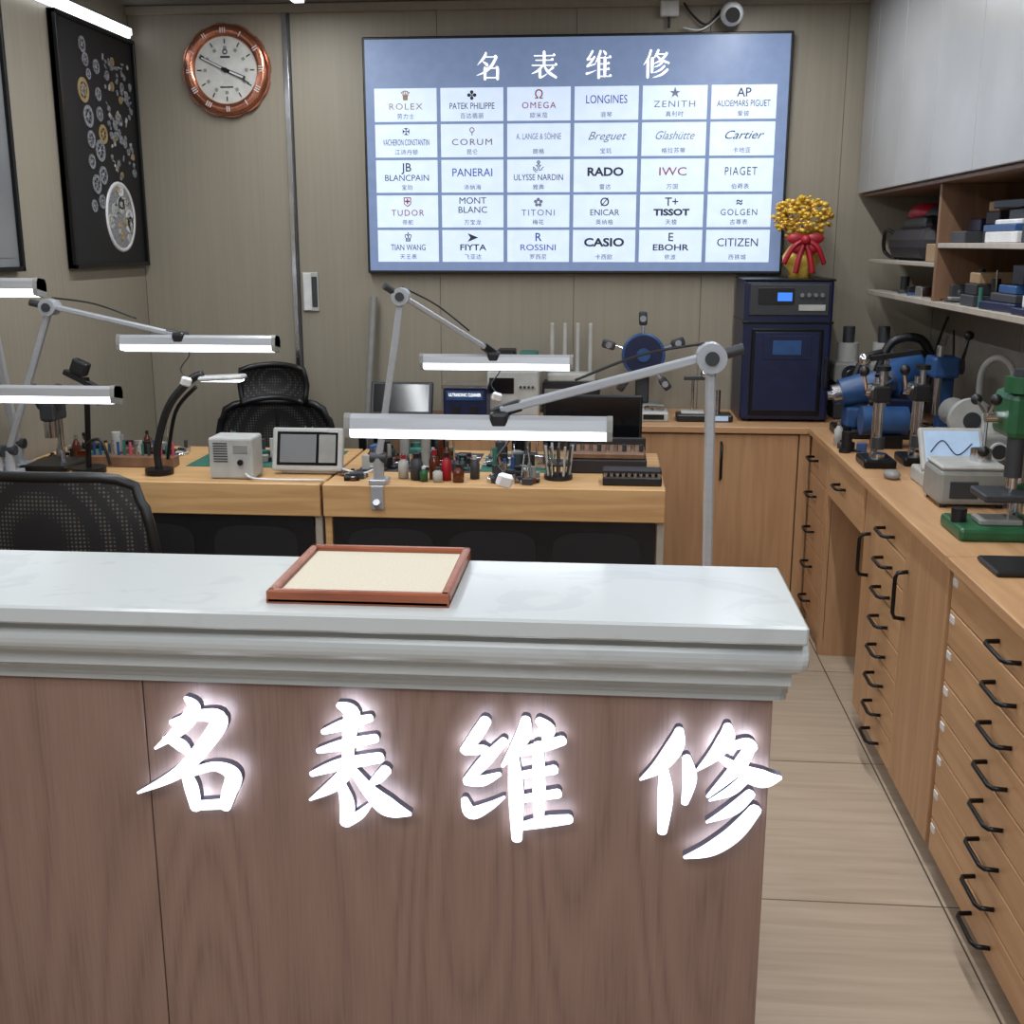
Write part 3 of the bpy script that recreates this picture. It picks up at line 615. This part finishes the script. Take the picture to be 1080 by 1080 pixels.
b.box(.04,.1,-.018,-.016,.03,.13,M_grey,0); b.M=Matrix.Identity(4); b.box(-.1,.1,0,.1,0,.012,M_lgrey,.003); b.tube([(.12,0,.02),(.2,-.03,.01),(.24,.03,.02),(.2,.1,.008)],.004,M_white); b.done()
b=B("computer_monitor",(-.06,4.36,.8)); b.box(-.19,.19,-.012,.012,.02,.235,M_black,.005); b.box(-.18,.18,-.0145,-.011,.03,.225,M_screen,.001); b.cyl((0,.01,.005),(0,.01,.06),.02,M_black); b.box(-.09,.09,-.06,.06,0,.008,M_black,.003); b.done()
b=B("oil_bottles",(-.6,3.84,.803))
for x,y,r,h,m,c in [(-.06,0,.022,.09,M_dark,M_black),(0,.02,.019,.10,M_glass,M_red),(.045,.0,.018,.095,M_red,M_black),(-.11,.02,.018,.08,M_lgrey,M_red),(.09,-.03,.02,.06,M_glass,M_black),(.02,-.04,.017,.05,M_lgrey,M_dark),(.14,.03,.017,.08,M_dark,M_lgrey),(-.03,-.03,.014,.05,M_green,M_white)]: bottle(b,x,y,r,h,m,c)
b.done()
b=B("tool_carousel",(-.17,3.9,.8)); b.cyl((0,0,0),(0,0,.015),.05,M_black); b.cyl((0,0,.015),(0,0,.07),.008,M_chrome); b.lathe((0,0,.05),[(.01,0),(.045,0),(.045,.012),(.01,.012)],M_dark,20)
for k in range(12):
    a=k*math.pi/6; b.cyl((.038*math.cos(a),.038*math.sin(a),.015),(.05*math.cos(a),.05*math.sin(a),.12),.0045,R.choice([M_chrome,M_chrome,M_dark,M_lgrey]),seg=8)
b.done()
b=B("wooden_tool_case",(0.0,4.1,.8)); b.box(-.14,.14,-.1,.1,0,.05,M_leaf,.004); b.box(-.135,.135,-.095,.095,.05,.075,M_brown,.006); b.box(-.14,.14,.08,.1,.05,.1,M_leaf,.003)
for k in range(9): b.cyl((-.12+k*.03,-.06,.075),(-.12+k*.03,-.06,.1),.008,R.choice([M_chrome,M_dark]),seg=10)
b.done()
b=B("staking_tool_set",(.085,3.84,.8)); b.box(-.1,.1,-.05,.05,0,.03,M_black,.004); b.box(-.1,.1,-.02,.05,.03,.05,M_leaf,.004)
for k in range(10): b.cyl((-.09+k*.02,-.035,.03),(-.09+k*.02,-.035,.042),.007,M_chrome,seg=8)
b.done()
b=B("cutting_mat",(-.32,4.17,.8)); b.box(-.14,.12,-.17,.18,0,.004,M_gmat,.001); b.done()
b=B("leather_work_mat",(-.7,4.15,.8)); b.box(-.2,.22,-.18,.2,0,.003,M_dark,.001); b.done()
b=B("leather_work_mat",(-1.3,4.18,.8)); b.box(-.25,.28,-.17,.18,0,.003,M_gmat,.001); b.done()
clutter("watchmaker_hand_tools",-2.1,-1.65,4.08,4.35,70,seed=2,hmax=.09)
clutter("watchmaker_hand_tools",-1.5,-1.07,4.06,4.30,80,seed=3,hmax=.09,z=.803)
clutter("watchmaker_hand_tools",-.87,-.52,4.0,4.30,90,seed=4,hmax=.12,z=.803)
clutter("watchmaker_hand_tools",-.42,-.25,3.78,3.93,34,seed=5,hmax=.08)
clutter("watchmaker_hand_tools",-.42,-.24,4.05,4.25,60,seed=6,hmax=.12,z=.804)
clutter("watchmaker_hand_tools",-.93,-.84,3.78,3.95,10,seed=8,hmax=.06)
b=B("screwdriver_rack",(-1.74,4.0,.8)); b.box(-.16,.16,-.03,.03,0,.04,M_brown,.003)
for k in range(14): b.cyl((-.15+k*.023,0,.04),(-.15+k*.023,0,.04+.04+.02*R.random()),.0055,R.choice([M_dark,M_bluem,M_yel,M_gmat,M_chrome,M_pink,M_black]),seg=8)
b.done()
b=B("broom",(-1.16,5.2,0)); b.cyl((-.02,0,.1),(.065,.1,1.36),.016,M_grey); b.box(-.17,.03,-.03,.03,0,.1,M_dark,.01); b.done()
# ------------------------------------------------------------ back counter equipment (z=.85)
b=B("water_resistance_tester",(.75,5.13,.85)); b.box(-.185,.185,-.18,.18,.01,.6,M_blue,.012)
for x in (-.15,.15): b.cyl((x,-.13,0),(x,-.13,.012),.02,M_black)
b.box(-.19,.19,-.185,.19,.42,.43,M_blackm,.002); b.box(-.165,.165,-.188,-.178,.455,.585,M_dark,.003); b.box(-.13,.02,-.191,-.187,.5,.57,M_black,.002); b.box(-.05,.01,-.193,-.19,.515,.55,M_lcd,0)
for k in range(4): b.cyl((.05+k*.028,-.186,.54),(.05+k*.028,-.2,.54),.009,M_chrome,seg=12)
b.box(.04,.15,-.191,-.187,.475,.5,M_lgrey,.001)
b.box(-.15,.15,-.188,-.178,.03,.4,M_blackm,.004); b.box(-.135,.135,-.1905,-.187,.05,.385,M_blue,.003); b.box(-.1,.1,-.1925,-.19,.27,.37,M_blue,.002); b.box(-.06,.06,-.194,-.192,.29,.35,M_bluem,.001)
b.box(-.19,.19,-.185,.185,.596,.606,M_blackm,.003); b.box(.16,.175,-.2,-.18,.15,.28,M_black,.003); b.done()
b=B("gold_flower_vase",(.82,5.15,1.456)); b.lathe((0,0,0),[(.0001,0),(.05,0),(.045,.02),(.075,.06),(.08,.09),(.055,.13),(.03,.15),(.045,.17)],M_gold,24)
b.cyl((0,0,.1),(0,0,.22),.006,M_brown)
for i in range(300):
    v=Vector((R.gauss(0,1),R.gauss(0,1),R.gauss(0,1))).normalized(); rr=R.uniform(.45,1)**.5
    b.sph((v.x*.125*rr,v.y*.08*rr,.255+v.z*.095*rr),R.uniform(.008,.016),M_gold if R.random()<.85 else M_yel,(1,1,R.uniform(.4,.9)),6)
for sx in (-1,1):
    b.sph((sx*.04,-.09,.165),.032,M_red,(1.2,.4,.7)); b.tube([(0,-.09,.16),(sx*.025,-.1,.08),(sx*.035,-.1,.02)],.012,M_red); b.tube([(0,-.09,.16),(sx*.05,-.1,.13),(sx*.085,-.09,.06)],.011,M_red); b.sph((sx*.03,-.09,.125),.03,M_red,(1,.4,.8))
b.sph((0,-.1,.16),.022,M_red); b.done()
b=B("digital_scale",(.2,4.98,.85)); b.box(-.07,.06,-.07,.07,0,.04,M_lgrey,.005); b.cyl((0,.01,.04),(0,.01,.055),.045,M_chrome); b.box(-.05,.04,-.072,-.069,.01,.032,M_screen,.001); b.done()
b=B("digital_scale",(.415,4.98,.85)); b.box(-.12,.12,-.06,.06,0,.03,M_black,.005); b.box(.02,.1,-.063,-.059,.006,.026,M_lcd2,.001); b.box(-.1,0,-.04,.04,.03,.04,M_lgrey,.003)
b.cyl((-.05,.02,.04),(-.05,.02,.18),.006,M_chrome); b.bar((-.09,.02,.18),(.01,.02,.18),.016,.016,M_dark); b.sph((.0,.02,.2),.02,M_chrome); b.cyl((.06,.03,.03),(.06,.03,.13),.012,M_chrome); b.done()
b=B("watch_winding_tester",(.15,5.15,.85)); b.box(-.1,.1,-.07,.07,0,.05,M_grey,.006); b.box(-.03,.03,-.01,.05,.05,.3,M_dark,.006)
b.cyl((0,-.02,.27),(0,-.06,.27),.095,M_blue,seg=32); b.lathe((0,0,.27),[(.085,.06),(.095,.062),(.097,.05)],M_bluem,32,'Y'); b.cyl((0,-.06,.27),(0,-.07,.27),.03,M_bluem)
for k in range(5):
    a=math.radians(20+72*k); p=Vector((.16*math.cos(a),-.05,.27+.16*math.sin(a))); b.bar((0.09*math.cos(a),-.05,.27+.09*math.sin(a)),p,.014,.014,M_chrome); b.box(p.x-.03,p.x+.03,p.y-.018,p.y+.018,p.z-.018,p.z+.018,M_dark,.006,rot=(0,-a,0)); b.cyl(p+Vector((0,-.03,0)),p+Vector((0,.03,0)),.014,M_chrome)
b.done()
b=B("wifi_router",(-.17,5.2,.85)); b.box(-.13,.13,-.06,.06,.0,.14,M_black,.006); b.box(-.11,.11,-.05,.05,.14,.18,M_lgrey,.01)
for k in range(4): b.box(-.1+k*.058,-.082+k*.058,.02,.03,.17,.4,M_lgrey,.004)
b.box(-.12,-.02,-.062,-.058,.04,.11,M_grey,.001); b.done()
b=B("stacked_instruments",(-.44,5.12,.85)); b.box(-.1,.13,-.09,.09,0,.2,M_lgrey,.006); b.box(-.09,.02,-.095,-.088,.1,.17,M_screen,.002); b.box(-.09,.12,-.085,.08,.2,.24,M_dark,.005); b.box(-.06,.02,-.05,.06,.24,.29,M_black,.005); b.box(.04,.12,-.05,.06,.24,.28,M_gmat,.005)
for k in range(4): b.cyl((.05+.018*k,-.09,.13),(.05+.018*k,-.1,.13),.006,M_dark,seg=10)
b.done()
b=B("ultrasonic_cleaner",(-.62,4.93,.85)); b.box(-.095,.095,-.06,.1,.008,.14,M_blue,.006); b.box(-.1,.1,-.065,.105,.14,.155,M_chrome,.004); b.box(-.08,.08,-.063,-.059,.09,.13,M_bluem,.001); b.cyl((-.04,-.06,.05),(-.04,-.072,.05),.016,M_black); b.cyl((.04,-.06,.05),(.04,-.072,.05),.016,M_black)
for k in (-.07,.07): b.box(k-.01,k+.01,-.05,.09,0,.008,M_black,.001)
b.done()
text("ULTRASONIC CLEANER",-.62,.963,.02,M_txtw,.0003,fit=.14,y=4.8665,name="cleaner_label",parent=None)
ul=bpy.data.objects["cleaner_label"]; uc=bpy.data.objects["ultrasonic_cleaner"]; ul.parent=uc; ul.matrix_parent_inverse=Matrix.Translation((.62,-4.93,-.85))
b=B("side_table",(-.91,5.02,0)); b.box(-.18,.18,-.19,.17,.82,.85,M_brown,.004)
for x in (-.16,.16):
    for y in (-.17,.15): b.bar((x,y,0),(x,y,.82),.03,.03,M_blackm)
b.done()
b=B("tablet_display",(-.92,4.98,.85)); b.M=Matrix.Translation((0,0,.006))@Matrix.Rotation(-.35,4,'X'); b.box(-.14,.14,-.01,.01,0,.15,M_dark,.005); b.box(-.125,.125,-.013,-.009,.012,.138,M_screen,.001); b.M=Matrix.Identity(4); b.bar((0,.03,.1),(0,.1,0.005),.03,.008,M_dark); b.done()
for x in (1.04,1.19):
    b=B("polishing_motor",(x,5.12,.85)); b.box(-.06,.06,-.07,.07,0,.16,M_dark,.008); b.box(-.065,.065,-.075,.075,.16,.25,M_grey,.012); b.cyl((0,0,.25),(0,0,.33),.045,M_lgrey); b.cyl((0,0,.33),(0,0,.40),.025,M_dark)
    b.cyl((0,-.075,.2),(0,-.1,.2),.04,M_chrome); b.cyl((0,-.1,.2),(0,-.11,.2),.02,M_black); b.cyl((0,-.07,.09),(0,-.08,.09),.018,M_red); b.done()
# ------------------------------------------------------------ right counter machines
b=B("watch_case_lathe",(1.07,4.62,.85)); b.box(-.16,.2,-.09,.13,0,.035,M_black,.006); b.box(-.13,-.02,-.05,.06,.035,.12,M_bluem,.01); b.box(.02,.16,-.06,.1,.035,.16,M_blue,.012)
b.cyl((-.15,0,.17),(-.02,0,.2),.055,M_bluem,r2=.065); b.cyl((-.18,0,.163),(-.15,0,.17),.04,M_chrome); b.cyl((-.2,0,.16),(-.18,0,.163),.018,M_chrome)
b.cyl((.03,-.02,.22),(.15,.04,.28),.07,M_bluem); b.cyl((.15,.04,.28),(.18,.055,.295),.05,M_black); b.cyl((.0,-.035,.205),(.03,-.02,.22),.05,M_chrome)
b.tube([(.0,.05,.25),(.05,.05,.37),(.16,.05,.38),(.22,.05,.28)],.018,M_black); b.cyl((-.08,-.06,.08),(-.08,-.1,.08),.022,M_chrome); b.bar((-.08,-.1,.08),(-.05,-.11,.15),.01,.01,M_chrome); b.sph((-.05,-.11,.15),.014,M_black)
b.tube([(-.1,.03,.2),(-.06,.04,.3),(.02,.05,.33)],.014,M_black)
b.cyl((.08,-.07,.1),(.08,-.1,.1),.03,M_blackm); b.box(-.02,.04,-.08,.0,.035,.1,M_chrome,.006); b.done()
b=B("blue_arbor_press",(1.25,4.42,.85)); b.box(-.05,.07,-.07,.08,0,.03,M_bluem,.006); b.box(.0,.05,.0,.06,.03,.3,M_bluem,.008); b.box(-.05,.05,-.06,.06,.26,.34,M_bluem,.012); b.cyl((-.02,-.03,.12),(-.02,-.03,.38),.014,M_chrome); b.cyl((-.02,-.03,.03),(-.02,-.03,.06),.03,M_chrome); b.cyl((.05,-.0,.3),(.075,.0,.3),.03,M_dark); b.bar((.07,0,.3),(.07,-.06,.42),.012,.012,M_chrome); b.sph((.07,-.06,.42),.018,M_black); b.done()
def fitting(at):
    b=B("crystal_fitting_press",at); b.box(-.055,.055,-.07,.08,0,.03,M_blackm,.008); b.cyl((0,.05,.03),(0,.05,.3),.012,M_chrome); b.box(-.03,.03,-.03,.07,.22,.28,M_black,.008)
    b.cyl((0,-.01,.09),(0,-.01,.33),.011,M_chrome); b.cyl((0,-.01,.06),(0,-.01,.1),.022,M_dark); b.cyl((0,-.01,.03),(0,-.01,.045),.03,M_chrome)
    b.cyl((-.03,.02,.26),(-.05,.02,.26),.02,M_chrome); b.bar((-.045,.02,.26),(-.08,-.08,.33),.01,.01,M_chrome); b.sph((-.08,-.085,.335),.018,M_black); b.cyl((0,-.01,.33),(0,-.01,.345),.025,M_black); b.done()
fitting((.93,3.98,.85)); fitting((1.075,4.03,.85))
b=B("bench_grinder",(1.27,4.13,.85)); b.box(-.09,.12,-.1,.1,0,.1,M_grey,.01); b.cyl((-.03,-.12,.16),(-.03,.08,.16),.05,M_grey); b.cyl((-.03,-.15,.16),(-.03,-.12,.16),.075,M_lgrey,seg=32); b.cyl((-.03,-.155,.16),(-.03,-.15,.16),.03,M_dark); b.box(.03,.1,-.104,-.098,.03,.08,M_screen,.002)
b.tube([(.06,.05,.1),(.05,.05,.3),(.09,.0,.36),(.14,-.02,.3),(.13,-.03,.1)],.012,M_lgrey); b.done()
b=B("bench_motor",(1.05,4.36,.85)); b.box(-.05,.05,-.05,.05,0,.05,M_blackm,.004); b.cyl((-.1,0,.1),(.07,0,.1),.055,M_bluem); b.cyl((.07,0,.1),(.1,0,.1),.03,M_chrome); b.bar((-.02,0,.15),(-.02,0,.33),.018,.018,M_chrome); b.bar((-.1,0,.33),(.1,0,.36),.02,.02,M_black); b.sph((-.1,0,.33),.025,M_chrome); b.done()
b=B("vacuum_test_unit",(1.27,3.86,.85)); b.box(-.08,.1,-.08,.08,.006,.14,M_grey,.01); b.cyl((.0,-.08,.09),(.0,-.092,.09),.03,M_white); b.cyl((.0,-.09,.09),(.0,-.094,.09),.024,M_dark); b.cyl((.06,-.08,.05),(.06,-.1,.05),.012,M_black); b.cyl((0,0,.14),(0,0,.2),.035,M_lgrey); b.cyl((0,0,.2),(0,0,.225),.02,M_black)
for x in (-.06,.08):
    for y in (-.06,.06): b.cyl((x,y,0),(x,y,.008),.01,M_black,seg=10)
b.done()
b=B("waterproof_test_unit",(1.05,3.42,.85)); b.box(-.09,.11,-.1,.08,.01,.11,M_grey,.012); b.box(-.085,.1,-.095,.075,.11,.125,M_lgrey,.006); b.box(-.06,.02,-.104,-.098,.03,.08,M_dark,.002); b.cyl((.06,-.1,.055),(.06,-.115,.055),.015,M_black); b.cyl((.05,0,.125),(.05,0,.16),.03,M_chrome)
for x in (-.07,.09):
    for y in (-.08,.06): b.cyl((x,y,0),(x,y,.012),.01,M_black,seg=10)
b.done()
b=B("diagnostic_tablet",(1.08,3.66,.85)); b.box(-.09,.10,-.06,.1,0,.05,M_lgrey,.008); b.M=Matrix.Translation((.01,-.03,.05))@Matrix.Rotation(-.6,4,'X'); b.box(-.1,.1,-.012,.012,0,.15,M_lgrey,.008); b.box(-.085,.085,-.0145,-.011,.02,.135,M_lcd2,.001)
b.tube([(-.07,-.016,.06),(-.03,-.016,.1),(.01,-.016,.05),(.06,-.016,.09)],.002,M_blue); b.M=Matrix.Identity(4); b.done()
b=B("computer_mouse",(.93,3.75,.85)); b.sph((0,0,.014),.03,M_grey,(.9,1.3,.55)); b.done()
b=B("bench_drill_press",(1.02,3.02,.85)); b.box(-.11,.15,-.09,.1,0,.035,M_green,.01); b.box(-.05,.06,-.05,.03,.035,.05,M_grey,.003)
b.cyl((.07,.05,.035),(.07,.05,.42),.02,M_chrome); b.box(-.0,.11,-.05,.1,.26,.38,M_green,.018); b.cyl((.03,-.02,.16),(.03,-.02,.44),.022,M_dark); b.cyl((.03,-.02,.13),(.03,-.02,.17),.014,M_chrome); b.cyl((.03,-.02,.05),(.03,-.02,.13),.004,M_chrome)
b.cyl((.03,-.02,.38),(.03,-.02,.42),.04,M_green); b.cyl((-.0,.02,.31),(-.04,.02,.31),.015,M_chrome)
for k in range(3):
    a=k*2.094+.4; b.bar((-.035,.02,.31),(-.04,.02+.09*math.cos(a),.31+.09*math.sin(a)),.008,.008,M_chrome); b.sph((-.04,.02+.09*math.cos(a),.31+.09*math.sin(a)),.015,M_black)
b.box(-.05,.08,-.07,.06,.1,.12,M_dark,.004); b.cyl((.07,.05,.09),(.07,.05,.13),.03,M_green); b.cyl((-.09,-.0,.035),(-.09,-.0,.07),.02,M_black); b.done()
b=B("rubber_bench_pad",(1.04,2.68,.85)); b.box(-.14,.2,-.075,.075,0,.014,M_black,.004); b.done()
clutter("machine_accessories",.87,.93,4.2,4.42,9,z=.85,hmax=.1,seed=31,s=1.2)
clutter("machine_accessories",1.22,1.4,3.45,3.72,18,z=.85,hmax=.16,seed=32,s=1.6)
clutter("machine_accessories",1.24,1.4,2.9,3.4,14,z=.85,hmax=.12,seed=33,s=1.6)
b=B("power_cables",(1.38,4.9,.85)); b.tube([(-.1,0,.01),(-.02,.1,.1),(.03,.2,.3),(.04,.1,.45)],.006,M_black); b.tube([(-.1,-.1,.006),(-.02,-.13,.05),(.02,-.1,.2),(.04,0,.4)],.005,M_black); b.tube([(-.12,.05,.006),(-.08,-.05,.02),(0,-.05,.006),(.04,-.1,.008)],.005,M_black); b.done()
# ------------------------------------------------------------ camera
cd=bpy.data.cameras.new("camera"); cd.lens=40; cd.sensor_width=36; co=bpy.data.objects.new("camera",cd); bpy.context.collection.objects.link(co)
co.location=(0,0,1.6); co.rotation_euler=(math.radians(90-13.27),0,math.radians(4.87)); sc.camera=co
